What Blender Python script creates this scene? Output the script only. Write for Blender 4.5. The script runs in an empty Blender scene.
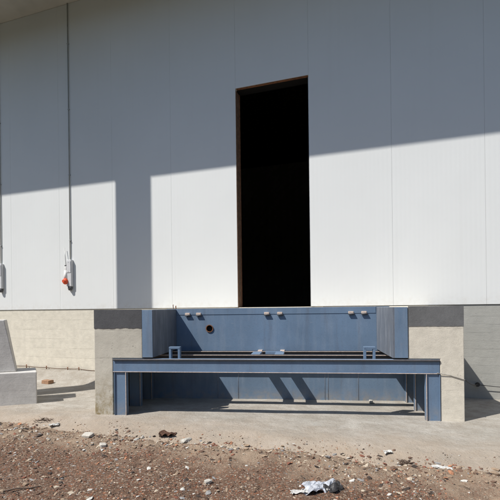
import bpy, bmesh, math, random
from mathutils import Vector, Matrix, noise
R = math.radians
random.seed(11)
sc = bpy.context.scene
col = sc.collection

# ---------------------------------------------------------------- camera, sky, sun, exposure
H = 1.15                                   # eye height, level with the top of the dock
cam = bpy.data.cameras.new('camera')
cam.sensor_width = 36.0
cam.lens = 36.0 * 420.0 / 500.0
cam.shift_y = 57.0 / 500.0                 # rising front: verticals stay upright
cam.clip_start = 0.05
cam.clip_end = 400.0
co = bpy.data.objects.new('camera', cam)
col.objects.link(co)
ROLL = R(-0.69)
co.matrix_world = Matrix.Translation((0, 0, H)) @ Matrix.Rotation(R(90), 4, 'X') @ Matrix.Rotation(ROLL, 4, 'Z')
sc.camera = co

SUN = Vector((1.0, 0.55, -1.458)).normalized()      # direction the light travels
world = bpy.data.worlds.new('World')
sc.world = world
world.use_nodes = True
wn = world.node_tree
bg = wn.nodes['Background']
sky = wn.nodes.new('ShaderNodeTexSky')
sky.sky_type = 'NISHITA'
sky.sun_disc = False
sky.sun_elevation = math.asin(-SUN.z)
sky.sun_rotation = math.atan2(-SUN.x, -SUN.y)
sky.dust_density = 0.4
sky.ozone_density = 1.0
wn.links.new(sky.outputs[0], bg.inputs[0])
bg.inputs[1].default_value = 0.114
sl = bpy.data.lights.new('sun', 'SUN')
sl.energy = 4.8
sl.angle = R(0.5)
sl.color = (1.0, 0.962, 0.90)
so = bpy.data.objects.new('sun', sl)
so.rotation_euler = SUN.to_track_quat('-Z', 'Y').to_euler()
so.location = (-8, -4, 12)
col.objects.link(so)
sc.view_settings.view_transform = 'Standard'
sc.view_settings.look = 'None'
sc.view_settings.gamma = 1.0
sc.view_settings.exposure = 0.11
sc.view_settings.use_curve_mapping = False

# ---------------------------------------------------------------- frames of reference
# wall frame: x runs along the wall to the right, y goes into the building, z is up
WALL = Matrix.Translation((2.895, 5.090, 0)) @ Matrix.Rotation(R(-18.57), 4, 'Z')
# dock frame: the loading dock stands a little askew to the wall
DOCK = Matrix.Translation((-1.441, 4.539, 0)) @ Matrix.Rotation(R(-6.70), 4, 'Z')
DOCK_I = DOCK.inverted()
WALL_I = WALL.inverted()

# ---------------------------------------------------------------- mesh helpers
class MB:
    def __init__(s):
        s.bm = bmesh.new()
    def box(s, x0, x1, y0, y1, z0, z1, mi=0):
        v = [s.bm.verts.new(p) for p in ((x0,y0,z0),(x1,y0,z0),(x1,y1,z0),(x0,y1,z0),(x0,y0,z1),(x1,y0,z1),(x1,y1,z1),(x0,y1,z1))]
        for q in ((3,2,1,0),(4,5,6,7),(0,1,5,4),(1,2,6,5),(2,3,7,6),(3,0,4,7)):
            f = s.bm.faces.new([v[i] for i in q]); f.material_index = mi
        return s
    def prism(s, poly, z0, z1, axis='z'):
        # poly: counter clockwise (a,b) list extruded along the axis
        def P(a, b, c):
            return (a, b, c) if axis == 'z' else ((a, c, b) if axis == 'y' else (c, a, b))
        lo = [s.bm.verts.new(P(a, b, z0)) for a, b in poly]
        hi = [s.bm.verts.new(P(a, b, z1)) for a, b in poly]
        n = len(poly)
        s.bm.faces.new(lo[::-1]); s.bm.faces.new(hi)
        for i in range(n):
            s.bm.faces.new((lo[i], lo[(i+1) % n], hi[(i+1) % n], hi[i]))
        return s
    def tube(s, pts, r, seg=10, cap=True):
        pts = [Vector(p) for p in pts]
        rings = []
        for i, p in enumerate(pts):
            t = (pts[min(i+1, len(pts)-1)] - pts[max(i-1, 0)]).normalized()
            a = t.orthogonal().normalized() if i == 0 else (s._a - t * s._a.dot(t)).normalized()
            s._a = a
            b = t.cross(a)
            rr = r[i] if isinstance(r, (list, tuple)) else r
            rings.append([s.bm.verts.new(p + (a*math.cos(k*2*math.pi/seg) + b*math.sin(k*2*math.pi/seg))*rr) for k in range(seg)])
        for i in range(len(rings)-1):
            for k in range(seg):
                f = s.bm.faces.new((rings[i][k], rings[i][(k+1) % seg], rings[i+1][(k+1) % seg], rings[i+1][k])); f.smooth = True
        if cap:
            s.bm.faces.new(rings[0][::-1]); s.bm.faces.new(rings[-1])
        return s
    def rock(s, c, size, rnd, sub=1, smooth=False, rot=True):
        # an angular broken lump with three half-axes
        r = bmesh.ops.create_icosphere(s.bm, subdivisions=sub, radius=1.0)
        M = Matrix.Rotation(rnd.uniform(0, 6.28), 3, 'Z')
        if rot: M = M @ Matrix.Rotation(rnd.uniform(-.35, .35), 3, 'X')
        off = Vector((rnd.uniform(0, 99), rnd.uniform(0, 99), rnd.uniform(0, 99)))
        for v in r['verts']:
            k = 1 + .45*noise.noise(v.co*1.3 + off) + .12*noise.noise(v.co*4 + off)
            q = Vector([max(-.72, min(.72, a)) for a in v.co*k])
            v.co = Vector(c) + M @ Vector((q.x*size[0], q.y*size[1], q.z*size[2]))
        if smooth:
            for v in r['verts']:
                for f in v.link_faces: f.smooth = True
        return s
    def build(s, name, mats, parent=None, mat=None, bevel=0, seg=2):
        bmesh.ops.recalc_face_normals(s.bm, faces=s.bm.faces[:])
        me = bpy.data.meshes.new(name)
        s.bm.to_mesh(me); s.bm.free()
        for m in (mats if isinstance(mats, (list, tuple)) else [mats]):
            me.materials.append(m)
        o = bpy.data.objects.new(name, me)
        col.objects.link(o)
        if parent: o.parent = parent
        if mat is not None: o.matrix_world = mat
        if bevel:
            b = o.modifiers.new('bevel', 'BEVEL'); b.width = bevel; b.segments = seg
            b.limit_method = 'ANGLE'; b.angle_limit = R(40)
        return o

def tag(o, label=None, cat=None, group=None, kind=None):
    if label: o['label'] = label
    if cat: o['category'] = cat
    if group: o['group'] = group
    if kind: o['kind'] = kind
    return o

def empty(name, mat, label, cat, group=None):
    o = bpy.data.objects.new(name, None)
    o.empty_display_size = .2
    col.objects.link(o)
    o.matrix_world = mat
    return tag(o, label, cat, group)

# ---------------------------------------------------------------- material helpers
class NT:
    def __init__(s, name):
        s.m = bpy.data.materials.new(name); s.m.use_nodes = True
        s.t = s.m.node_tree; s.b = s.t.nodes['Principled BSDF']
        s.co = s.t.nodes.new('ShaderNodeTexCoord').outputs['Object']
    def new(s, kind, **kw):
        n = s.t.nodes.new('ShaderNode' + kind)
        for k, v in kw.items(): setattr(n, k, v)
        return n
    def link(s, a, b): s.t.links.new(a, b)
    def mapped(s, scale=(1, 1, 1), loc=(0, 0, 0)):
        n = s.new('Mapping'); n.inputs['Scale'].default_value = scale; n.inputs['Location'].default_value = loc
        s.link(s.co, n.inputs[0]); return n.outputs[0]
    def noise(s, scale, detail=4, rough=.55, vec=None, dist=0):
        n = s.new('TexNoise'); n.inputs['Scale'].default_value = scale; n.inputs['Detail'].default_value = detail
        n.inputs['Roughness'].default_value = rough; n.inputs['Distortion'].default_value = dist
        s.link(vec or s.co, n.inputs['Vector']); return n.outputs['Fac']
    def ramp(s, fac, stops):
        n = s.new('ValToRGB'); e = n.color_ramp.elements
        while len(e) < len(stops): e.new(.5)
        for i, (p, c) in enumerate(stops):
            e[i].position = p; e[i].color = (c, c, c, 1) if not isinstance(c, (tuple, list)) else (*c[:3], 1)
        s.link(fac, n.inputs[0]); return n.outputs[0]
    def mix(s, fac, a, b, blend='MIX'):
        n = s.new('Mix', data_type='RGBA', blend_type=blend)
        for idx, v in ((0, fac), (6, a), (7, b)):
            if hasattr(v, 'is_output'): s.link(v, n.inputs[idx])
            elif isinstance(v, (tuple, list)): n.inputs[idx].default_value = (*v[:3], 1)
            else: n.inputs[idx].default_value = v
        return n.outputs[2]
    def math(s, op, a, b=0.0, clamp=False):
        n = s.new('Math', operation=op, use_clamp=clamp)
        for i, v in enumerate((a, b)):
            if hasattr(v, 'is_output'): s.link(v, n.inputs[i])
            else: n.inputs[i].default_value = v
        return n.outputs[0]
    def xyz(s):
        n = s.new('SeparateXYZ'); s.link(s.co, n.inputs[0]); return n.outputs
    def color(s, v):
        if hasattr(v, 'is_output'): s.link(v, s.b.inputs['Base Color'])
        else: s.b.inputs['Base Color'].default_value = (*v, 1)
    def rough(s, v):
        if hasattr(v, 'is_output'): s.link(v, s.b.inputs['Roughness'])
        else: s.b.inputs['Roughness'].default_value = v
    def bump(s, h, strength, dist):
        n = s.new('Bump'); n.inputs['Strength'].default_value = strength; n.inputs['Distance'].default_value = dist
        if s.b.inputs['Normal'].is_linked:
            s.link(s.b.inputs['Normal'].links[0].from_socket, n.inputs['Normal'])
        s.link(h, n.inputs['Height']); s.link(n.outputs[0], s.b.inputs['Normal'])

def mul(c, k): return tuple(a*k for a in c)

def concrete(name, base, dark=.72, boards=0.0, board_h=.105, stain=None, stain_z=None, pits=.35, streak=0.0):
    t = NT(name)
    big = t.noise(1.7, 5, .6)
    c = t.mix(t.ramp(big, [(.3, 0), (.72, 1)]), mul(base, dark), base)
    med = t.noise(9, 6, .7)
    c = t.mix(t.ramp(med, [(.36, .55), (.6, 0)]), c, mul(base, .68))
    fine = t.noise(120, 3, .7)
    c = t.mix(t.ramp(fine, [(.35, .35), (.55, 0)]), c, mul(base, .6))
    x, y, z = t.xyz()
    if boards:
        k = t.math('DIVIDE', z, board_h)
        wob = t.math('MULTIPLY', t.math('SUBTRACT', t.noise(3, 2), .5), .10)
        k = t.math('ADD', k, wob)
        cell = t.new('TexWhiteNoise', noise_dimensions='1D'); t.link(t.math('FLOOR', k), cell.inputs['W'])
        c = t.mix(t.math('MULTIPLY', cell.outputs[0], boards*.5), c, mul(base, .62))
        fr = t.math('FRACT', k)
        edge = t.math('LESS_THAN', fr, .07)
        gap = t.ramp(t.noise(2.3, 3, .6, vec=t.mapped((1, 1, 6))), [(.42, 0), (.62, 1)])
        edge = t.math('MULTIPLY', edge, gap)
        c = t.mix(t.math('MULTIPLY', edge, boards), c, mul(base, .42))
        grain = t.noise(5, 5, .7, vec=t.mapped((1, 1, 26)))
        c = t.mix(t.ramp(grain, [(.35, boards*.5), (.62, 0)]), c, mul(base, .66))
        t.bump(grain, min(.35, boards*.7), .006)
        t.bump(t.math('SUBTRACT', 1, edge), .5, .004)
    if streak:
        st = t.noise(6, 4, .6, vec=t.mapped((1, 1, .06)))
        c = t.mix(t.ramp(st, [(.5, 0), (.72, streak)]), c, mul(base, .5))
    if stain:
        m = t.ramp(z, [(stain_z[0], 1), (stain_z[1], 0)])
        m2 = t.ramp(t.noise(11, 6, .75), [(.40, 0), (.60, 1)])
        c = t.mix(t.math('MULTIPLY', m, m2), c, stain)
    vor = t.new('TexVoronoi'); vor.inputs['Scale'].default_value = 26; t.link(t.co, vor.inputs['Vector'])
    pit = t.math('MULTIPLY', t.math('LESS_THAN', vor.outputs['Distance'], .16), t.ramp(t.noise(7, 2), [(.52, 0), (.6, 1)]))
    c = t.mix(t.math('MULTIPLY', pit, pits), c, mul(base, .3))
    t.color(c)
    t.rough(.93); t.b.inputs['Specular IOR Level'].default_value = .2
    t.bump(t.math('ADD', med, t.math('MULTIPLY', fine, .3)), .35, .012)
    return t.m

def painted_steel(name, base, rust=.25, streaks=.25, scale=1.0):
    t = NT(name)
    c = t.mix(t.ramp(t.noise(2.2*scale, 5, .6), [(.3, 0), (.7, 1)]), mul(base, .86), mul(base, 1.1))
    chalk = t.noise(4, 5, .65, vec=t.mapped((2.4, 2.4, .35)))
    c = t.mix(t.ramp(chalk, [(.48, 0), (.8, streaks)]), c, (.42, .45, .50))
    fine = t.noise(90, 3, .7)
    c = t.mix(t.ramp(fine, [(.34, .3), (.5, 0)]), c, mul(base, .6))
    sp = t.noise(17*scale, 7, .75)
    c = t.mix(t.ramp(sp, [(.64, 0), (.70, rust)]), c, (.16, .065, .035))
    # grime running down, and long pale scuffs
    run = t.noise(7*scale, 5, .65, vec=t.mapped((1, 1, .10), (3, 1, 0)))
    c = t.mix(t.ramp(run, [(.56, 0), (.80, .45)]), c, (.10, .075, .06))
    sc_ = t.noise(16, 6, .8, vec=t.mapped((.5, 1, 2.6), (7, 0, 2)), dist=.6)
    c = t.mix(t.ramp(sc_, [(.63, 0), (.70, .35)]), c, (.36, .37, .38))
    foot = t.math('MULTIPLY', t.ramp(t.xyz()[2], [(.0, 1), (.16, 0)]), t.ramp(t.noise(9, 6, .7), [(.38, 0), (.62, .75)]))
    c = t.mix(foot, c, (.30, .26, .21))
    t.color(c)
    t.rough(t.ramp(t.noise(8, 3), [(.3, .5), (.7, .75)]))
    t.bump(t.noise(1.4, 2), .25, .02); t.bump(fine, .12, .003)
    return t.m

def plain(name, base, rough=.7, var=.25, scale=14, metal=0.0):
    t = NT(name)
    c = t.mix(t.ramp(t.noise(scale, 4, .6), [(.3, 0), (.7, 1)]), mul(base, 1-var), mul(base, 1+var*.5))
    t.color(c); t.rough(rough); t.b.inputs['Metallic'].default_value = metal
    t.bump(t.noise(scale*3, 3), .25, .004)
    return t.m

def cladding():
    t = NT('white_cladding')
    base = (.74, .752, .745)
    c = t.mix(t.ramp(t.noise(.8, 5, .6), [(.3, 0), (.7, 1)]), mul(base, .955), base)
    x, y, z = t.xyz()
    run = t.noise(9, 4, .6, vec=t.mapped((1, 1, .035)))
    c = t.mix(t.ramp(run, [(.58, 0), (.85, .09)]), c, (.50, .49, .46))
    splash = t.math('MULTIPLY', t.ramp(t.math('SUBTRACT', z, 1.15), [(.0, 1), (.16, 0)]), t.ramp(t.noise(13, 6, .7), [(.45, 0), (.75, .35)]))
    c = t.mix(splash, c, (.50, .44, .36))
    sp = t.noise(30, 5, .75)
    c = t.mix(t.ramp(sp, [(.68, 0), (.74, .3)]), c, (.34, .31, .28))
    t.color(c); t.rough(.55)
    t.b.inputs['Specular IOR Level'].default_value = .3
    w = t.math('SINE', t.math('MULTIPLY', x, 2*math.pi/.0535))      # micro ribs of the sheet
    t.bump(w, .10, .0012)
    t.bump(t.noise(1.1, 3, .5, vec=t.mapped((1.0, 1, .35))), .22, .03)
    return t.m

M = {}
M['clad'] = cladding()
M['seal'] = plain('joint_seal', (.70, .70, .69), .9)
M['plinth'] = concrete('cream_plinth_concrete', (.80, .745, .63), .92, boards=.24, board_h=.16, pits=.2)
M['plinth_grey'] = concrete('grey_plinth_concrete', (.47, .465, .43), .78, boards=.45, board_h=.10)
M['pier_a'] = concrete('ochre_pier_concrete', (.70, .655, .555), .80, boards=.10, board_h=.30, pits=.6, stain=(.30, .235, .13), stain_z=(.03, .50), streak=.25)
M['pier_b'] = concrete('pale_pier_concrete', (.82, .755, .635), .93, boards=.05, board_h=.3, pits=.3)
M['bitumen'] = concrete('dark_grey_coating', (.125, .125, .13), .85, streak=.3)
M['bitumen_pale'] = concrete('mid_grey_coating', (.20, .20, .20), .85, streak=.3)
M['buttress'] = concrete('buttress_concrete', (.74, .715, .675), .86, boards=.22, board_h=.085)
M['blue'] = painted_steel('blue_steel_paint', (.148, .222, .325))
M['blue_frame'] = painted_steel('blue_frame_paint', (.148, .224, .332), rust=.4, streaks=.12)
M['blue_old'] = painted_steel('weathered_blue_paint', (.15, .17, .205), rust=.4, streaks=.55)
M['shade_steel'] = painted_steel('shade_dark_steel', (.035, .038, .045), rust=.5, streaks=.05)  # near-black steel colour that paints in shade on the frame
M['weld'] = plain('pale_weld_paint', (.30, .34, .42), .7, .3, 40)
M['edge'] = plain('worn_primer_edge', (.62, .50, .42), .7, .3, 40)
M['rust'] = plain('rusty_steel', (.25, .115, .06), .85, .5, 30)
M['wood'] = plain('brown_jamb_timber', (.23, .135, .085), .8, .4, 20)
M['galv'] = plain('galvanised_metal', (.45, .46, .46), .5, .2, 20, .6)
M['box'] = plain('grey_plastic', (.62, .62, .63), .5, .08, 10)
M['darkcap'] = plain('dark_grey_plastic', (.10, .10, .105), .6)
M['pipe'] = plain('grey_green_pipe', (.30, .315, .30), .55, .15)
M['orange'] = plain('orange_red_plastic', (.78, .10, .035), .65, .2)
M['whitebit'] = plain('white_plastic', (.78, .77, .75), .5, .05)
M['black'] = plain('shade_black_interior', (.006, .006, .007), .95, .1)
M['soffit'] = plain('soffit_boarding', (.50, .48, .43), .85, .12, 3)
M['roof'] = plain('grey_roof_sheet', (.30, .30, .30), .7, .1, 2)
M['cable'] = plain('black_cable_sheath', (.035, .033, .032), .6)
M['rope'] = plain('brown_cable_sheath', (.13, .085, .06), .8)
M['brick'] = plain('brown_brick_clay', (.34, .20, .12), .9, .3, 30)
M['stone'] = plain('pale_stone', (.52, .49, .43), .9, .2, 30)
M['film_pale'] = plain('pale_plastic_film', (.50, .52, .56), .3, .35, 25)
M['film_dark'] = plain('black_plastic_film', (.030, .028, .028), .4, .3, 25)
M['twig'] = plain('dry_twig_bark', (.10, .065, .045), .9, .4, 60)
M['paper'] = plain('weathered_paper', (.58, .57, .54), .8, .15, 30)
M['board'] = plain('weathered_board', (.14, .10, .075), .9, .35, 30)
M['rag'] = plain('brown_rag', (.10, .05, .03), .95, .5, 40)

# ---------------------------------------------------------------- ground
def fbm(x, y, s, o=4): return noise.fractal(Vector((x*s, y*s, 3.7)), 1.0, 2.0, o)
def wall_t(x, y):
    p = WALL_I @ Vector((x, y, 0)); return p.x, -p.y          # s along the wall, distance out from it
def smooth(a, b, x):
    k = max(0.0, min(1.0, (x-a)/(b-a))); return k*k*(3-2*k)

def dirt_z(x, y):
    s, t = wall_t(x, y)
    z = -.085 - .03*smooth(2.4, 4.0, t)
    z += .016*fbm(x, y, 1.3) + .014*fbm(x, y, 5.0) + .009*fbm(x, y, 17.0, 3)
    d = math.hypot(x, y)
    if d > 13: z += 11*smooth(13, 36, d) + .5*fbm(x, y, .15)*smooth(13, 20, d)     # unseen banks added round the yard to block low sky light
    # a low broken ridge of rubble along the apron edge
    z += .045*math.exp(-((t-2.50-.14*fbm(x, y, .8))/.20)**2)*(1+.6*fbm(x, y, 3.0))
    if t < 2.1: z -= .25*(1-smooth(1.75, 2.1, t))
    return z

def apron_z(s, t):
    w = WALL @ Vector((s, -t, 0))
    e = 2.10 + .12*fbm(w.x, w.y, 1.0) + .05*fbm(w.x, w.y, 4.0)
    z = .0 + .004*fbm(w.x, w.y, 2.0) - .02*smooth(-4.0, -5.5, -0) 
    z += (.004*fbm(w.x, w.y, 4.5, 3) + .005*fbm(w.x, w.y, 11.0, 3))*smooth(1.2, 2.0, t)
    if t > e: z -= (t-e)*.26 + .10*smooth(.28, .6, t-e)
    if s < -4.0:                                                   # left of the dock the ground dips and is banked up against the wall
        z -= .03*smooth(-4.2, -5.2, s)
        z += .16*smooth(.42, .03, t) if False else .16*(1-smooth(.03, .42, t))*smooth(4.2, 4.6, -s)
    return z

def axis(fine0, fine1, step, far0, far1):
    a = []
    v = fine0
    while v < fine1 + 1e-6: a.append(v); v += step
    g = step; v = fine0; lo = []
    while v > far0: g *= 1.35; v -= g; lo.append(max(v, far0))
    g = step; v = fine1; hi = []
    while v < far1: g *= 1.35; v += g; hi.append(min(v, far1))
    return lo[::-1] + a + hi

def grid(name, xs, ys, fz, mat, world=None):
    nx = len(xs)
    V = [(x, y, fz(x, y)) for y in ys for x in xs]
    F = [(j*nx+i, j*nx+i+1, (j+1)*nx+i+1, (j+1)*nx+i) for j in range(len(ys)-1) for i in range(nx-1)]
    me = bpy.data.meshes.new(name); me.from_pydata(V, [], F)
    me.polygons.foreach_set('use_smooth', [True]*len(F)); me.materials.append(mat); me.update()
    o = bpy.data.objects.new(name, me); col.objects.link(o)
    if world is not None: o.matrix_world = world
    return o

def dirt_mat():
    t = NT('red_brown_dirt')
    c = t.mix(t.ramp(t.noise(1.1, 5, .6), [(.32, 0), (.7, 1)]), (.128, .080, .056), (.182, .118, .085))
    c = t.mix(t.ramp(t.noise(7, 6, .7), [(.35, .6), (.6, 0)]), c, (.12, .066, .042))
    c = t.mix(t.ramp(t.noise(60, 4, .75), [(.5, 0), (.68, .6)]), c, (.30, .215, .155))
    vor = t.new('TexVoronoi'); vor.inputs['Scale'].default_value = 95; t.link(t.co, vor.inputs['Vector'])
    sep = t.new('SeparateColor'); t.link(vor.outputs['Color'], sep.inputs[0])
    c = t.mix(t.math('MULTIPLY', t.math('GREATER_THAN', sep.outputs[0], .86), .55), c, (.40, .33, .26))
    c = t.mix(t.math('MULTIPLY', t.math('GREATER_THAN', sep.outputs[1], .90), .6), c, (.28, .10, .05))
    c = t.mix(t.math('MULTIPLY', t.math('GREATER_THAN', sep.outputs[2], .88), .7), c, (.06, .042, .033))
    # sandy spill next to the apron: distance measured square to the wall
    g = t.new('VectorMath', operation='DOT_PRODUCT'); t.link(t.co, g.inputs[0]); g.inputs[1].default_value = (.3185, .948, 0)
    d = t.math('SUBTRACT', 5.747, g.outputs['Value'])
    d = t.math('ADD', d, t.math('MULTIPLY', t.math('SUBTRACT', t.noise(2.5, 6, .7), .5), 1.3))
    k = t.math('SUBTRACT', 1, t.math('DIVIDE', t.math('SUBTRACT', d, 2.48), .36), True)
    c = t.mix(t.math('MULTIPLY', k, .85), c, (.335, .255, .185))
    # unseen yard away from the dock, darkened to cut bounced light
    dv = t.new('VectorMath', operation='DISTANCE'); t.link(t.co, dv.inputs[0]); dv.inputs[1].default_value = (0, 4.2, 0)
    far = t.math('DIVIDE', t.math('SUBTRACT', t.math('ADD', dv.outputs['Value'], t.math('MULTIPLY', t.noise(.9, 4), 2.0)), 4.0), 1.6, True)
    c = t.mix(far, c, (.045, .048, .034))
    t.color(c); t.rough(.97); t.b.inputs['Specular IOR Level'].default_value = .1
    t.bump(vor.outputs['Distance'], .6, .006); t.bump(t.noise(45, 5, .75), .8, .012)
    return t.m

def apron_mat():
    t = NT('pale_apron_concrete')
    c = t.mix(t.ramp(t.noise(.9, 5, .6), [(.3, 0), (.7, 1)]), (.395, .375, .335), (.52, .485, .435))
    c = t.mix(t.ramp(t.noise(6, 6, .7, vec=t.mapped((.75, 1, 1))), [(.38, .75), (.6, 0)]), c, (.31, .275, .23))
    c = t.mix(t.ramp(t.noise(70, 4, .75), [(.35, .4), (.52, 0)]), c, (.24, .20, .16))
    x, y, z = t.xyz()
    d = t.math('ADD', t.math('MULTIPLY', y, -1), t.math('MULTIPLY', t.math('SUBTRACT', t.noise(2.2, 5, .6), .5), 1.0))
    k = t.math('DIVIDE', t.math('SUBTRACT', d, 1.6), .8, True)
    c = t.mix(t.math('MULTIPLY', k, .9), c, (.385, .305, .23))
    c = t.mix(t.ramp(t.noise(3.2, 6, .7, vec=t.mapped((.55, 1.2, 1))), [(.46, 0), (.70, .5)]), c, (.27, .24, .20))
    t.color(c); t.rough(.95); t.b.inputs['Specular IOR Level'].default_value = .15
    t.bump(t.noise(25, 6, .7), .8, .014); t.bump(t.noise(5, 5, .7), .5, .03); t.bump(t.noise(160, 3, .7), .4, .003)
    return t.m

M['dirt'] = dirt_mat(); M['apron'] = apron_mat()
tag(grid('ground', axis(-4.2, 4.0, .022, -150, 150), axis(1.7, 4.4, .022, -150, 150), dirt_z, M['dirt']), kind='structure')
tag(grid('concrete_apron', axis(-7.6, 1.4, .06, -16, 14), [-2.95+.05*i for i in range(60)] + [.05],
         lambda s, y: apron_z(s, -y), M['apron'], WALL), kind='structure')

# ---------------------------------------------------------------- the warehouse
wh = empty('warehouse', WALL, 'white clad warehouse wall on a concrete plinth with one tall black open doorway', 'building')
P0, PITCH = -3.235, 1.07
ZB, ZT, ZD = 1.15, 6.285, 4.33           # cladding foot, soffit, door head
S0, S1 = -15, 13
b = MB()
for k in range(-11, 16):
    a0, a1 = P0 + k*PITCH + .0007, P0 + (k+1)*PITCH - .0007
    z0 = ZD if k == 0 else ZB
    b.box(a0, a1, -.012, .05, z0, ZT-.003)
b.build('cladding', M['clad'], wh, WALL, bevel=.0004, seg=1)
L, RR = P0 + k*0 + .0, P0 + PITCH
b = MB()
b.box(P0-11*PITCH, L-.012, -.003, .045, ZB+.004, ZT-.004); b.box(RR+.012, P0+16*PITCH, -.003, .045, ZB+.004, ZT-.004); b.box(L-.010, RR+.010, -.003, .045, ZD+.004, ZT-.005)
b.build('joint_backing', M['seal'], wh, WALL)
# masonry core behind the sheets, with the door opening left out
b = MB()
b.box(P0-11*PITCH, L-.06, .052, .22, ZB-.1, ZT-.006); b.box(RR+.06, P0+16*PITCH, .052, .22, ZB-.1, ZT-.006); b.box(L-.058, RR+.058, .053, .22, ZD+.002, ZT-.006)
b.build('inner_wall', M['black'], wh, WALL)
fr = MB().box(L+.001, L+.006, -.008, .125, ZB, ZD-.03).build('door_frame', M['wood'], wh, WALL)
MB().box(L+.001, L+.012, .127, .15, ZB, ZD-.03).build('guide_rail', M['rust'], fr, WALL)
MB().box(L+.012, RR-.012, -.008, .035, ZD-.008, ZD-.003).build('lintel_trim', M['rust'], fr, WALL)
MB().box(RR-.006, RR-.001, -.006, .19, ZB, ZD-.03).build('jamb', M['galv'], fr, WALL)
# hall behind the door, lined black so its darkness is in the colour
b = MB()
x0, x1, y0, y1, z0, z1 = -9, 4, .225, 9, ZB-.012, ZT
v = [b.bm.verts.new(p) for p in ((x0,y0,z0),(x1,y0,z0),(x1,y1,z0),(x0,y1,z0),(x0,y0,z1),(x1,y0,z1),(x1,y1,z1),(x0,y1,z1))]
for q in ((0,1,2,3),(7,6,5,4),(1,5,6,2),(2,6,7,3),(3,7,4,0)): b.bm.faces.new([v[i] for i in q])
b.build('hall_shade_lining', M['black'], wh, WALL)
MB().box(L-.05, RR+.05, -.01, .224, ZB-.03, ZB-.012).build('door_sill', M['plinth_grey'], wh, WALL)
# plinth: cream on the left of the dock, grey on the right
SPLIT = -2.0
MB().box(-15.0, SPLIT-.002, 0, .20, -.4, ZB-.004).build('plinth_wall', M['plinth'], wh, WALL)
tag(MB().box(SPLIT+.002, 13.9, 0, .20, -.4, ZB-.004).build('plinth_wall', M['plinth_grey'], wh, WALL), 'grey board-marked plinth right of the dock')
# roof: overhanging soffit with a fascia, and the column that carries its edge
EAVE = 1.728
MB().box(-22, 14.2, -EAVE, -.0, ZT, ZT+.05).build('soffit', M['soffit'], wh, WALL)
rf = MB().box(-22, 14.2, -EAVE-.02, 9.3, ZT+.054, ZT+.30).build('roof', M['roof'], wh, WALL)
MB().box(-22, 14.2, -EAVE-.05, -EAVE-.022, ZT-.02, ZT+.32).build('fascia', M['roof'], rf, WALL)
CS = -5.005 - .905*2.02
MB().box(CS-.175, CS+.175, -2.195, -1.845, -.3, ZT+1.9).build('column', M['plinth'], wh, WALL, bevel=.01)
b = MB()
b.box(-15.2, -15.01, .0, 9.2, -.4, ZT); b.box(13.91, 14.1, .0, 9.2, -.4, ZT); b.box(-15.2, 14.1, 9.0, 9.2, -.4, ZT)
b.build('outer_wall', M['plinth'], wh, WALL)

# ---------------------------------------------------------------- conduits with sockets
def conduit(s, label, plug):
    mt = WALL @ Matrix.Translation((s, -.012, 1.5))
    e = empty('electrical_conduit', mt, label, 'conduit', 'conduits running down the white wall')
    MB().tube([(0, -.014, .46), (0, -.014, 4.782)], .008, 12).build('pipe', M['pipe'], e, mt)
    for z in (.8, 1.9, 3.0, 4.1):
        b = MB().box(-.022, .022, -.004, -.001, z-.008, z+.008).box(-.013, .013, -.027, -.0045, z-.007, z+.007)
        b.build('clamp', M['galv'], e, mt, bevel=.002, seg=1)
    bx = MB().box(-.044, .052, -.058, -.001, .03, .475).build('socket_box', M['box'], e, mt, bevel=.008)
    MB().box(-.036, .044, -.064, -.0595, .26, .45).build('cover_plate', M['box'], bx, mt, bevel=.003)
    for z in (.275, .435): MB().tube([(.004, -.0645, z), (.004, -.067, z)], .005, 8).build('screw', M['galv'], bx, mt)
    b = MB().tube([(.006, -.032, .028), (.006, -.033, -.012), (.006, -.034, -.036)], [.036, .034, .022], 20)
    b.build('cable_gland', M['darkcap'], bx, mt)
    if plug:
        sk = MB().tube([(-.062, -.05, .30), (-.062, -.05, .22), (-.062, -.052, .15)], [.026, .032, .034], 16).build('plug_holder', M['whitebit'], e, mt)
        b = MB(); r = bmesh.ops.create_uvsphere(b.bm, u_segments=20, v_segments=12, radius=.047)
        for v in r['verts']: v.co = Vector((v.co.x, v.co.y*.9, v.co.z*1.12)) + Vector((-.056, -.072, .115))
        for f in b.bm.faces: f.smooth = True
        b.build('plug', M['orange'], e, mt)
        MB().tube([(-.056, -.113, .115), (-.057, -.122, .113)], [.028, .025], 14).build('plug_collar', M['orange'], e, mt)
        MB().box(-.085, -.046, -.055, -.02, .37, .39).build('bracket', M['darkcap'], e, mt, bevel=.003)
        MB().tube([(-.064, -.042, .385), (-.080, -.038, .52), (-.104, -.032, .68)], .005, 8).build('lever', M['galv'], e, mt)
        MB().box(-.086, -.046, -.062, -.02, .305, .362).build('switch_block', M['whitebit'], e, mt, bevel=.006)
conduit(-6.215, 'grey conduit ending in a socket box with a round orange-red plug', True)
conduit(-7.745, 'grey conduit and plain socket box at the left edge, without an orange plug', False)

# ---------------------------------------------------------------- loading dock (concrete piers, steel pit lining)
DX0, DX1, PY = -.26, 3.563, .87
ZP = 1.138
dk = empty('loading_dock', DOCK, 'concrete loading dock pit with two piers and blue steel lining below the black doorway', 'loading dock')
def wall_y(x):                                           # depth at which the dock meets the wall plane
    a = DOCK_I @ (WALL @ Vector((0, 0, 0))); c = DOCK_I @ (WALL @ Vector((1, 0, 0)))
    return a.y + (x-a.x)*(c.y-a.y)/(c.x-a.x)
MB().prism([(DX0+.002, PY+.03), (DX1-.002, PY+.03), (DX1-.002, wall_y(DX1)-.004), (DX0+.002, wall_y(DX0)-.004)], -.3, ZP-.012).build('platform', M['pier_a'], dk, DOCK)

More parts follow.
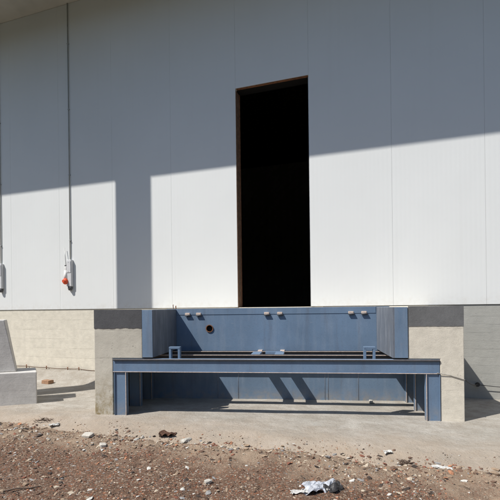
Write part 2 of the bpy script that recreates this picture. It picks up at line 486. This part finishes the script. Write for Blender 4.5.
def band_poly(x0, x1, rnd, amp):
    # a coating strip whose lower edge wavers
    n = 26; pts = [(x0, ZP+.001)]
    lo = [(x0+(x1-x0)*i/n, .938 + amp*fbm(i*.31, x0, 1.7) + rnd.uniform(-.2, .2)*amp) for i in range(n+1)]
    return lo + [(x1, ZP+.0005), (x0, ZP+.0005)]
rnd = random.Random(4)
for side, (xa, xb, xl0, xl1, mat, amp) in enumerate(((DX0, .281, DX0, -.052, 'pier_a', .007), (3.034, DX1, 3.338, DX1, 'pier_b', .004))):
    # one block: broad head, narrow foot, notched for the steel frame
    if side == 0: poly = [(xl0, -.3), (xl1, -.3), (xl1, .612), (xb, .612), (xb, ZP), (xa, ZP)]
    else:         poly = [(xl0, -.3), (xl1, -.3), (xb, ZP), (xa, ZP), (xa, .612), (xl0, .612)]
    yend = PY + .028
    p = MB().prism([(a, c) for a, c in poly], 0, yend, 'y').build('pier', M[mat], dk, DOCK, bevel=.007)
    tag(p, ('ochre stained left pier' if side == 0 else 'pale cream right pier'))
    q = MB().prism(band_poly(xa+.001, xb-.001, rnd, amp), -.0035, -.0003, 'y').build('coating_band', M['bitumen' if side == 0 else 'bitumen_pale'], p, DOCK)

# back plate with a real hole through it
def back_plate():
    b = MB(); bm = b.bm
    x0, x1, z0, z1 = -.05, 3.36, -.02, ZP
    hx, hz, hr, hs = .831, .885, .040, .10
    n = 32
    ring = [bm.verts.new((hx+hr*math.cos(2*math.pi*k/n), PY, hz+hr*math.sin(2*math.pi*k/n))) for k in range(n)]
    sq = []
    for k in range(n):
        c, s = math.cos(2*math.pi*k/n), math.sin(2*math.pi*k/n); m = hs/max(abs(c), abs(s))
        sq.append(bm.verts.new((hx+c*m, PY, hz+s*m)))
    for k in range(n):
        bm.faces.new((ring[k], ring[(k+1) % n], sq[(k+1) % n], sq[k]))
    def rect(a, c, d, e):
        bm.faces.new([bm.verts.new(p) for p in ((a, PY, d), (c, PY, d), (c, PY, e), (a, PY, e))])
    rect(x0, hx-hs, z0, z1); rect(hx+hs, x1, z0, z1); rect(hx-hs, hx+hs, z0, hz-hs); rect(hx-hs, hx+hs, hz+hs, z1)
    back = [bm.verts.new((v.co.x, PY+.022, v.co.z)) for v in ring]
    for k in range(n): bm.faces.new((ring[k], back[k], back[(k+1) % n], ring[(k+1) % n]))
    bm.faces.new(back)
    return b
bp = back_plate().build('back_plate', M['blue'], dk, DOCK)
MB().box(.405, 2.875, PY-.0045, PY-.0008, 1.060, ZP-.001).build('top_strip', M['blue'], bp, DOCK, bevel=.001, seg=1)
b = MB(); n = 28
for (ra, rb, ya, yb) in ((.040, .040, PY-.010, PY+.02), (.047, .047, PY-.010, PY-.0005)): pass
b.tube([(.831, PY-.011, .885), (.831, PY-.0005, .885)], .048, 28, cap=False); b.tube([(.831, PY-.011, .885), (.831, PY+.02, .885)], .0395, 28, cap=False)
ring = []
for r in (.0395, .048): ring.append([b.bm.verts.new((.831+r*math.cos(2*math.pi*k/n), PY-.011, .885+r*math.sin(2*math.pi*k/n))) for k in range(n)])
for k in range(n): b.bm.faces.new((ring[0][k], ring[0][(k+1) % n], ring[1][(k+1) % n], ring[1][k]))
b.build('hole_rim', M['rust'], bp, DOCK)
MB().tube([(.831, PY+.0205, .885), (.831, PY+.0215, .885)], .039, 28).build('hole_shadow_cap', M['black'], bp, DOCK).name = 'hole_shade_disc'  # black disc stands for the darkness inside the hole
for x in (.554, .697, 1.56, 1.722, 2.583, 2.737):
    hl = MB().box(x-.034, x+.030, PY-.024, PY-.005, 1.054, 1.084).build('hinge_lug', M['edge'], bp, DOCK, bevel=.006)
    MB().tube([(x-.034, PY-.018, 1.051), (x+.038, PY-.018, 1.051)], .010, 12).build('hinge_pin', M['darkcap'], hl, DOCK)
for x in (1.19, 2.26, 2.30, 2.66, .93):                 # proud weld beads between the sheets
    MB().tube([(x, PY-.0005, .002), (x, PY-.0005, .60)], .0032, 6).build('weld_seam', M['weld'], bp, DOCK)

for side, (xa, xb) in enumerate(((.284, .402), (2.882, 3.031))):
    cp = MB().box(xa, xb, -.006, PY-.002, .622, 1.131).build('side_plate', M['blue_old'], dk, DOCK, bevel=.003)
    x2 = (xa, xb)
    MB().box(xa+.002 if side == 0 else xa+.022, xb-.002, -.010, -.0065, .624, 1.129).build('front_flange', M['blue'], cp, DOCK, bevel=.001, seg=1)
MB().box(.404, 2.88, PY+.001, PY+.09, ZP-.006, ZP+.001).build('nosing', M['edge'], dk, DOCK, bevel=.002)
for x, hgt, r in ((.33, .055, .005), (.365, .038, .007)):
    MB().tube([(x, PY+.12, ZP-.03), (x-.006, PY+.12, ZP+hgt*.8), (x-.002, PY+.118, ZP+hgt)], r, 8).build('rebar_stub', M['rust'], dk, DOCK)

# ---------------------------------------------------------------- blue steel frame standing in the pit
sf = empty('steel_frame', DOCK, 'blue steel beam frame on short legs standing in the dock pit', 'steel frame')
FX0, FX1, FZ0, FZ1 = -.049, 3.333, .466, .606
def ibeam_x(yc, x0, x1, z0, z1, w=.064, tf=.0075, tw=.006):
    b = MB()
    b.box(x0, x1, yc-w/2, yc+w/2, z1-tf, z1); b.box(x0, x1, yc-w/2, yc+w/2, z0, z0+tf); wy = yc-w/2+.0135
    b.box(x0, x1, wy, wy+tw, z0+tf, z1-tf)
    return b
def ileg(x0, x1, yc, z1, w=.064, tf=.0075, tw=.006):
    b = MB()
    b.box(x0, x0+tf, yc-w/2, yc+w/2, -.02, z1); b.box(x1-tf, x1, yc-w/2, yc+w/2, -.02, z1); wy = yc-w/2+.0135
    b.box(x0+tf, x1-tf, wy, wy+tw, -.02, z1)
    return b
def worn_edges_and_shade(x0, x1, yc, z1, z0, parent):
    # bare primer showing on the rolled flange edges
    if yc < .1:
        MB().box(x0+.002, x1-.002, yc-.0345, yc-.0322, z1-.017, z1-.0035).build('flange_shade', M['shade_steel'], parent, DOCK)  # near-black strip paints the shade below the front top flange
    for z in (z1, z0+.0075):
        MB().box(x0+.004, x1-.004, yc-.0335, yc-.0322, z-(.0030 if yc < .1 and z == z1 else .0070), z-.0003).build('flange_edge', M['edge'], parent, DOCK)
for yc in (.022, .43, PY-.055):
    bm_ = ibeam_x(yc, FX0, FX1, FZ0, FZ1).build('beam', M['blue_frame' if yc < .1 else 'shade_steel'], sf, DOCK, bevel=.0015, seg=1)  # mid and back beams coloured near-black for the shade on their webs
    worn_edges_and_shade(FX0, FX1, yc, FZ1, FZ0, bm_)
    for x0, x1 in ((-.034, .100), (3.198, 3.332)):
        lg = ileg(x0, x1, yc, FZ0-.001).build('leg', M['blue_frame'], sf, DOCK, bevel=.0015, seg=1)
        MB().box((x1 if x0 < 1 else x0+.0075)-.0070, (x1 if x0 < 1 else x0+.0075)-.0005, yc-.0335, yc-.0322, .0, FZ0-.004).build('flange_edge', M['edge'], lg, DOCK)
for x in (.033, 3.265):
    for y0, y1 in ((.056, .396), (.464, PY-.089)):
        MB().box(x-.05, x+.05, y0, y1, FZ0+.02, FZ1-.012).build('side_rail', M['blue_frame'], sf, DOCK, bevel=.003)
for x in (1.448, 1.722):
    MB().box(x-.052, x+.052, .464, PY-.088, FZ1-.055, FZ1-.003).build('cross_bar', M['blue_frame'], sf, DOCK, bevel=.003)
    MB().box(x-.020+.02, x+.035+.02, PY-.087, PY-.003, FZ1-.05, FZ1+.012).build('lug', M['edge'], sf, DOCK, bevel=.004)
MB().box(1.545, 1.745, PY-.120, PY-.088, FZ1-.032, FZ1+.004).build('spacer_plate', M['blue_frame'], sf, DOCK, bevel=.003)
for x0, x1 in ((.556, .678), (2.611, 2.727)):
    b = MB().box(x0, x0+.024, .062, .112, .50, .7065); b.box(x1-.024, x1, .062, .112, .50, .7065); b.box(x0, x1, .060, .114, .7075, .730)
    b.build('bracket', M['blue_frame'], sf, DOCK, bevel=.002)

# ---------------------------------------------------------------- stepped concrete buttress at the left edge
BT = Matrix.Translation((-2.685, 5.27, -.03)) @ Matrix.Rotation(R(15), 4, 'Z')
bt = empty('concrete_buttress', BT, 'board-marked concrete buttress with a tapered upright on a low block, at the left edge', 'buttress')
MB().prism([(-1.5, 0), (0, 0), (-.10, .42), (-1.5, .42)], -.2, .402).build('base_block', M['buttress'], bt, BT, bevel=.012)
b = MB(); vb = [(-1.2, .07), (-.248, .07), (-.31, .36), (-1.2, .36)]; vt = [(-1.2, .07), (-.378, .07), (-.42, .34), (-1.2, .34)]
lo = [b.bm.verts.new((x, y, .404)) for x, y in vb]; hi = [b.bm.verts.new((x, y, 1.055)) for x, y in vt]
b.bm.faces.new(lo[::-1]); b.bm.faces.new(hi)
for i in range(4): b.bm.faces.new((lo[i], lo[(i+1) % 4], hi[(i+1) % 4], hi[i]))
b.build('upright', M['buttress'], bt, BT, bevel=.010)

# ---------------------------------------------------------------- cables
def curve_pts(ctrl, n=14, sag=0):
    out = []
    for i in range(len(ctrl)-1):
        a, c = Vector(ctrl[i]), Vector(ctrl[i+1])
        for k in range(n):
            f = k/n; p = a.lerp(c, f); p.z -= sag*4*f*(1-f)*(a-c).length; out.append(p)
    out.append(Vector(ctrl[-1])); return out
W = lambda s, t, z: WALL @ Vector((s, -t, z))
D = lambda x, y, z: DOCK @ Vector((x, y, z))
cb = empty('cable', Matrix.Translation(W(-.14, .05, .18)), 'thin dark cable slung from the steel frame past the pale pier to the grey plinth', 'cable')
I = cb.matrix_world.inverted()
pts = curve_pts([I @ p for p in (D(3.30, -.015, .478), D(3.43, -.006, .452), D(3.568, -.006, .410))], 10, .008)
pts2 = curve_pts([I @ p for p in (D(3.568, -.006, .410), W(-.14, .045, .176))], 10, .02) + \
      curve_pts([I @ p for p in (W(-.139, .045, .176), W(.35, .035, .150), W(1.1, .035, .172), W(2.4, .035, .15))], 10, .012)[1:]
M['dusty'] = plain('dusty_grey_sheath', (.33, .31, .28), .9, .3, 40)
tag(MB().tube(pts, .0034, 8).build('cable_run', M['dusty'], cb, cb.matrix_world), 'dusty grey length crossing the pale pier')
MB().tube(pts2, .0042, 8).build('cable_run', M['cable'], cb, cb.matrix_world)
MB().tube([I @ W(-.14, .002, .178), I @ W(-.14, .03, .178), I @ W(-.14, .045, .178), I @ W(-.14, .062, .178)], [.012, .014, .028, .022], 12).build('insulator', M['cable'], cb, cb.matrix_world)
cl = empty('cable', Matrix.Translation(W(-6.6, .03, .15)), 'thin brown cable pegged along the foot of the cream plinth', 'cable')
I2 = cl.matrix_world.inverted()
ss = [-9.0, -8.2, -7.63, -7.18, -6.74, -6.29, -6.06, -5.7, -5.3, -4.6]
zz = [.17, .16, .165, .165, .155, .150, .155, .135, .132, .13]
MB().tube(curve_pts([I2 @ W(s, .035, z) for s, z in zip(ss, zz)], 8, .015), .0065, 8).build('cable_run', M['rope'], cl, cl.matrix_world)
for s, z in list(zip(ss, zz))[2:7]:
    MB().tube([I2 @ W(s, .03, z-.03), I2 @ W(s, .034, z+.028)], .009, 8).build('peg', M['rust'], cl, cl.matrix_world)

# ---------------------------------------------------------------- loose things lying about
def on_dirt(x, y): return dirt_z(x, y)
def at(x, y, z, rz=0): return Matrix.Translation((x, y, z)) @ Matrix.Rotation(rz, 4, 'Z')
p = W(-6.33, .43, 0)
mt = at(p.x, p.y, apron_z(-6.33, .43)-.004, R(-26))
b = MB().box(-.08, .08, -.05, .05, 0, .058)
bmesh.ops.subdivide_edges(b.bm, edges=b.bm.edges[:], cuts=3)
for v in b.bm.verts: v.co += Vector((noise.noise(v.co*30), noise.noise(v.co*30+Vector((5, 0, 0))), noise.noise(v.co*30+Vector((0, 9, 0)))))*.004
tag(b.build('brick', M['brick'], None, mt, bevel=.004), 'chipped brown brick lying on the bank below the cream plinth', 'brick')
p = D(2.63, .80, .0) if False else W(-1.361, .60, 0)
tag(MB().rock((0, 0, .020), (.036, .030, .026), random.Random(3), 2, True).build('stone', M['stone'], None, at(p.x, p.y, apron_z(-1.361, .6))),
    'rounded white stone lying alone on the concrete floor inside the dock pit', 'stone')

def sheet(nx, ny, wx, wy, amp, lift, rnd, frac=None, fq=1.0):
    # a crumpled thin sheet with real thickness
    b = MB(); o = Vector((rnd.uniform(0, 50), rnd.uniform(0, 50), 0)); vs = []
    for j in range(ny+1):
        for i in range(nx+1):
            u, w = i/nx-.5, j/ny-.5
            x, y = u*wx, w*wy
            k = noise.fractal(Vector((u*3*fq, w*3*fq, 0))+o, 1, 2, 3)
            edge = 1 + .28*noise.noise(Vector((math.atan2(w, u)*1.6, .5, 0))+o)
            fold = abs(noise.noise(Vector((u*4.5*fq, w*4.5*fq, 2))+o))
            vs.append(b.bm.verts.new((x*edge + .02*k, y*edge + .02*noise.noise(Vector((w*6, u*6, 1))+o), lift*(.35+.65*fold*2) + amp*k)))
    for j in range(ny):
        for i in range(nx):
            f = b.bm.faces.new((vs[j*(nx+1)+i], vs[j*(nx+1)+i+1], vs[(j+1)*(nx+1)+i+1], vs[(j+1)*(nx+1)+i]))
            if frac and frac(i/nx, j/ny): f.material_index = 1
    return b
def thicken(o, t=.0015):
    m = o.modifiers.new('thickness', 'SOLIDIFY'); m.thickness = t; return o

def gp(px, py, z=-.09):
    # a spot on the ground seen at that place of the 500 px photograph
    a, c = px-250, py-307
    cs, sn = math.cos(ROLL), math.sin(-ROLL)
    x, y = a*cs-c*sn, a*sn+c*cs
    k = (H-z)/(y/420.0)
    return x/420.0*k, k
x, y = gp(322, 489)
pl = thicken(sheet(26, 18, .26, .17, .022, .030, random.Random(5), lambda u, w: u > .52 and w < .62).build('plastic_sheet', [M['film_pale'], M['film_dark']], None, at(x, y, on_dirt(x, y)+.004, R(8))))
tag(pl, 'crumpled pale and black plastic sheet lying on the brown dirt', 'plastic sheet')

def twigs(px, py, label, rnd, n=9, ln=.16, mat='twig', rad=.004, white=False):
    x, y = gp(px, py, -.06); z = max(on_dirt(x, y), apron_z(*wall_t(x, y)) if wall_t(x, y)[1] < 2.9 else -9)
    mt = at(x, y, z)
    b = MB()
    for i in range(n):
        a = rnd.uniform(0, 6.28); l = rnd.uniform(.5, 1)*ln
        p0 = Vector((rnd.uniform(-.06, .06), rnd.uniform(-.04, .04), rnd.uniform(0, .01)))
        dr = Vector((math.cos(a), math.sin(a)*.7, rnd.uniform(.0, .22)))
        pts = [p0 + dr*l*f + Vector((noise.noise(Vector((f*3, i, 0))), noise.noise(Vector((f*3, i, 5))), noise.noise(Vector((f*3, i, 9)))))*.02 for f in (0, .3, .6, 1)]
        b.tube(pts, [rad, rad*.9, rad*.7, rad*.3], 6)
    return tag(b.build('twig_heap', M[mat], None, mt), label, 'twigs')
twigs(45, 423, 'tangle of dry brown twigs on the sandy apron edge in front of the concrete buttress', random.Random(2), 16, .10, rad=.0045)
twigs(407, 464, 'small tangle of black twigs and scraps in front of the pale right pier', random.Random(8), 18, .07, rad=.006)

def scrap(px, py, name, size, mat, label, cat, seed, rz=0, kind='rock', z0=-.075, sub=2):
    x, y = gp(px, py, z0); z = max(on_dirt(x, y), apron_z(*wall_t(x, y)) if wall_t(x, y)[1] < 2.9 else -9)
    r = random.Random(seed)
    if kind == 'rock':
        o = MB().rock((0, 0, size[2]*.3), size, r, sub).build(name, M[mat], None, at(x, y, z, rz))
    else:
        o = thicken(sheet(16, 10, size[0]*2, size[1]*2, size[2]*.35, size[2], r, None, .55).build(name, M[mat], None, at(x, y, z+.004, rz)), .0025)
    return tag(o, label, cat)
scrap(54, 428, 'paper_scrap', (.05, .035, .02), 'paper', 'white paper scrap right of the brown twig tangle', 'paper', 1, .4, 'sheet')
scrap(88, 441, 'stone_slab', (.075, .045, .03), 'stone', 'long pale broken stone below the foot of the ochre left pier', 'stone', 2, -.2)
scrap(103, 447, 'stone_slab', (.055, .04, .02), 'stone', 'flat pale stone, lower and further right of the two broken stones before the left pier', 'stone', 3, .5)
scrap(168, 440, 'rag', (.075, .05, .03), 'rag', 'dark brown crumpled rag on the apron edge in front of the steel frame', 'rag', 4, .1, 'sheet')
scrap(186, 443, 'stone_slab', (.07, .04, .022), 'stone', 'pale slab of stone just right of the crumpled brown rag', 'stone', 5, .1)
scrap(388, 459, 'paper_scrap', (.028, .022, .014), 'paper', 'little white paper scrap left of the tangle of black twigs', 'paper', 7, .3, 'sheet')
scrap(443, 470, 'paper_scrap', (.065, .032, .010), 'paper', 'flat white paper scrap on the dirt, right of the black twig tangle', 'paper', 8, -.15, 'sheet')
scrap(300, 496, 'paper_scrap', (.055, .022, .010), 'paper', 'narrow white paper strip in front of the crumpled plastic sheet', 'paper', 9, .1, 'sheet', -.1)
scrap(208, 484, 'stone_slab', (.035, .025, .018), 'stone', 'small white stone on the dirt left of the crumpled plastic sheet', 'stone', 10, .1, 'rock', -.1)
x, y = gp(494, 467); mt = at(x, y, on_dirt(x, y)+.01, R(-24))
b = MB().box(-.15, .12, -.035, .035, 0, .022); bmesh.ops.subdivide_edges(b.bm, edges=b.bm.edges[:], cuts=4)
for v in b.bm.verts: v.co += Vector((noise.noise(v.co*22+Vector((3, 0, 0)))*.02, noise.noise(v.co*22)*.008, noise.noise(v.co*14)*.006))
tag(b.build('board', M['board'], None, mt), 'dark splintered board lying on the dirt at the right edge', 'board')
x, y = gp(22, 488, -.1); mt = at(x, y, on_dirt(x, y)+.006, R(12))
tag(MB().tube([(-.12, 0, 0), (-.04, .006, .006), (.05, -.004, .004), (.12, .01, .002)], [.006, .006, .005, .003], 7).build('stick', M['board'], None, mt), 'single straight stick lying on the dirt in the lower left corner', 'stick')

# ---------------------------------------------------------------- rubble and gravel nobody could count
def litter(name, n, sizes, rnd, band, mats, weights, flat=.6, yr=(1.9, 4.6), xr=(-4.2, 4.2)):
    me = bpy.data.meshes.new(name); V, F, MI = [], [], []
    ico = bmesh.new(); bmesh.ops.create_icosphere(ico, subdivisions=1, radius=1)
    base = [v.co.copy() for v in ico.verts]; faces = [[v.index for v in f.verts] for f in ico.faces]; ico.free()
    done = 0; tries = 0
    while done < n and tries < n*40:
        tries += 1
        x, y = rnd.uniform(*xr), rnd.uniform(*yr)
        s, t = wall_t(x, y)
        if t < 2.12: continue
        w = band(t)*(0.16 + 1.7*max(0, .42+1.1*fbm(x, y, 2.4, 3)))
        if rnd.random() > w: continue
        z = max(dirt_z(x, y), apron_z(s, t) if t < 2.92 else -9)
        r = sizes[0]*(sizes[1]/sizes[0])**(rnd.random()**2.8)
        if t < 2.28: r *= .6
        a = rnd.uniform(0, 6.28); ca, sa = math.cos(a), math.sin(a)
        ax, ay, az = r*rnd.uniform(.7, 1.5), r*rnd.uniform(.5, 1.0), r*rnd.uniform(.25, .9)*flat
        ta = rnd.uniform(-.4, .4)
        b0 = len(V)
        for v in base:
            k = rnd.uniform(.68, 1.12)
            px, py, pz = v.x*ax*k, v.y*ay*k, v.z*az*k
            pz += px*ta
            V.append((x+px*ca-py*sa, y+px*sa+py*ca, z+az*.12+pz))
        mi = rnd.choices(range(len(mats)), weights)[0]
        for f in faces: F.append([b0+i for i in f]); MI.append(mi)
        done += 1
    me.from_pydata(V, [], F)
    for m in mats: me.materials.append(M[m])
    me.polygons.foreach_set('material_index', MI); me.update()
    o = bpy.data.objects.new(name, me); col.objects.link(o)
    return tag(o, kind='stuff')
for nm, c in (('chip_white', (.60, .58, .53)), ('chip_cream', (.50, .42, .32)), ('chip_tan', (.33, .24, .165)), ('chip_orange', (.42, .20, .11)),
              ('chip_red', (.24, .095, .06)), ('chip_grey', (.30, .29, .28)), ('chip_dark', (.055, .040, .032)), ('chip_earth', (.165, .10, .068))):
    M[nm] = plain(nm, c, .92, .3, 50)
CH = ['chip_white', 'chip_cream', 'chip_tan', 'chip_orange', 'chip_red', 'chip_grey', 'chip_dark', 'chip_earth']
rnd = random.Random(21)
edge_band = lambda t: 1.0*math.exp(-((t-2.48)/.24)**2) + (.32 if t > 2.4 else .05)
o = litter('rubble', 9500, (.005, .026), rnd, edge_band, CH, (7, 19, 27, 6, 8, 7, 10, 26))
tag(o, 'loose mixed rubble scattered along the broken edge of the apron', 'rubble')
o = litter('coarse_rubble', 420, (.012, .036), rnd, lambda t: math.exp(-((t-2.47)/.16)**2)*1.2, CH, (6, 20, 28, 4, 8, 9, 9, 22), .75)
tag(o, 'heaped coarse broken rubble on the ridge between apron and dirt', 'rubble')
o = litter('gravel', 26000, (.0032, .0115), rnd, lambda t: .9 if t > 2.45 else .25, CH, (6, 12, 22, 9, 13, 7, 14, 30), .8)
tag(o, 'fine red, white and brown gravel strewn over the dirt', 'gravel')
# dry stems and splinters mixed into the rubble
b = MB(); cnt = 0
while cnt < 260:
    x, y = rnd.uniform(-4, 3.8), rnd.uniform(1.9, 4.5); s, t = wall_t(x, y)
    if t < 2.45 or rnd.random() > edge_band(t)+.1: continue
    z = max(dirt_z(x, y), apron_z(s, t) if t < 2.92 else -9)
    a = rnd.uniform(0, 6.28); l = rnd.uniform(.008, .045); r = rnd.uniform(.001, .0022)
    dx, dy = math.cos(a)*l, math.sin(a)*l
    b.tube([(x-dx, y-dy, z+.004), (x, y, z+.008+rnd.uniform(0, .006)), (x+dx, y+dy, z+.005+rnd.uniform(0, .02))], [r, r, r*.5], 5); cnt += 1
for f in b.bm.faces: f.material_index = f.index % 1
o = b.build('dry_stems', M['twig']); tag(o, 'dry stems and splinters scattered through the rubble', 'plant litter', kind='stuff')
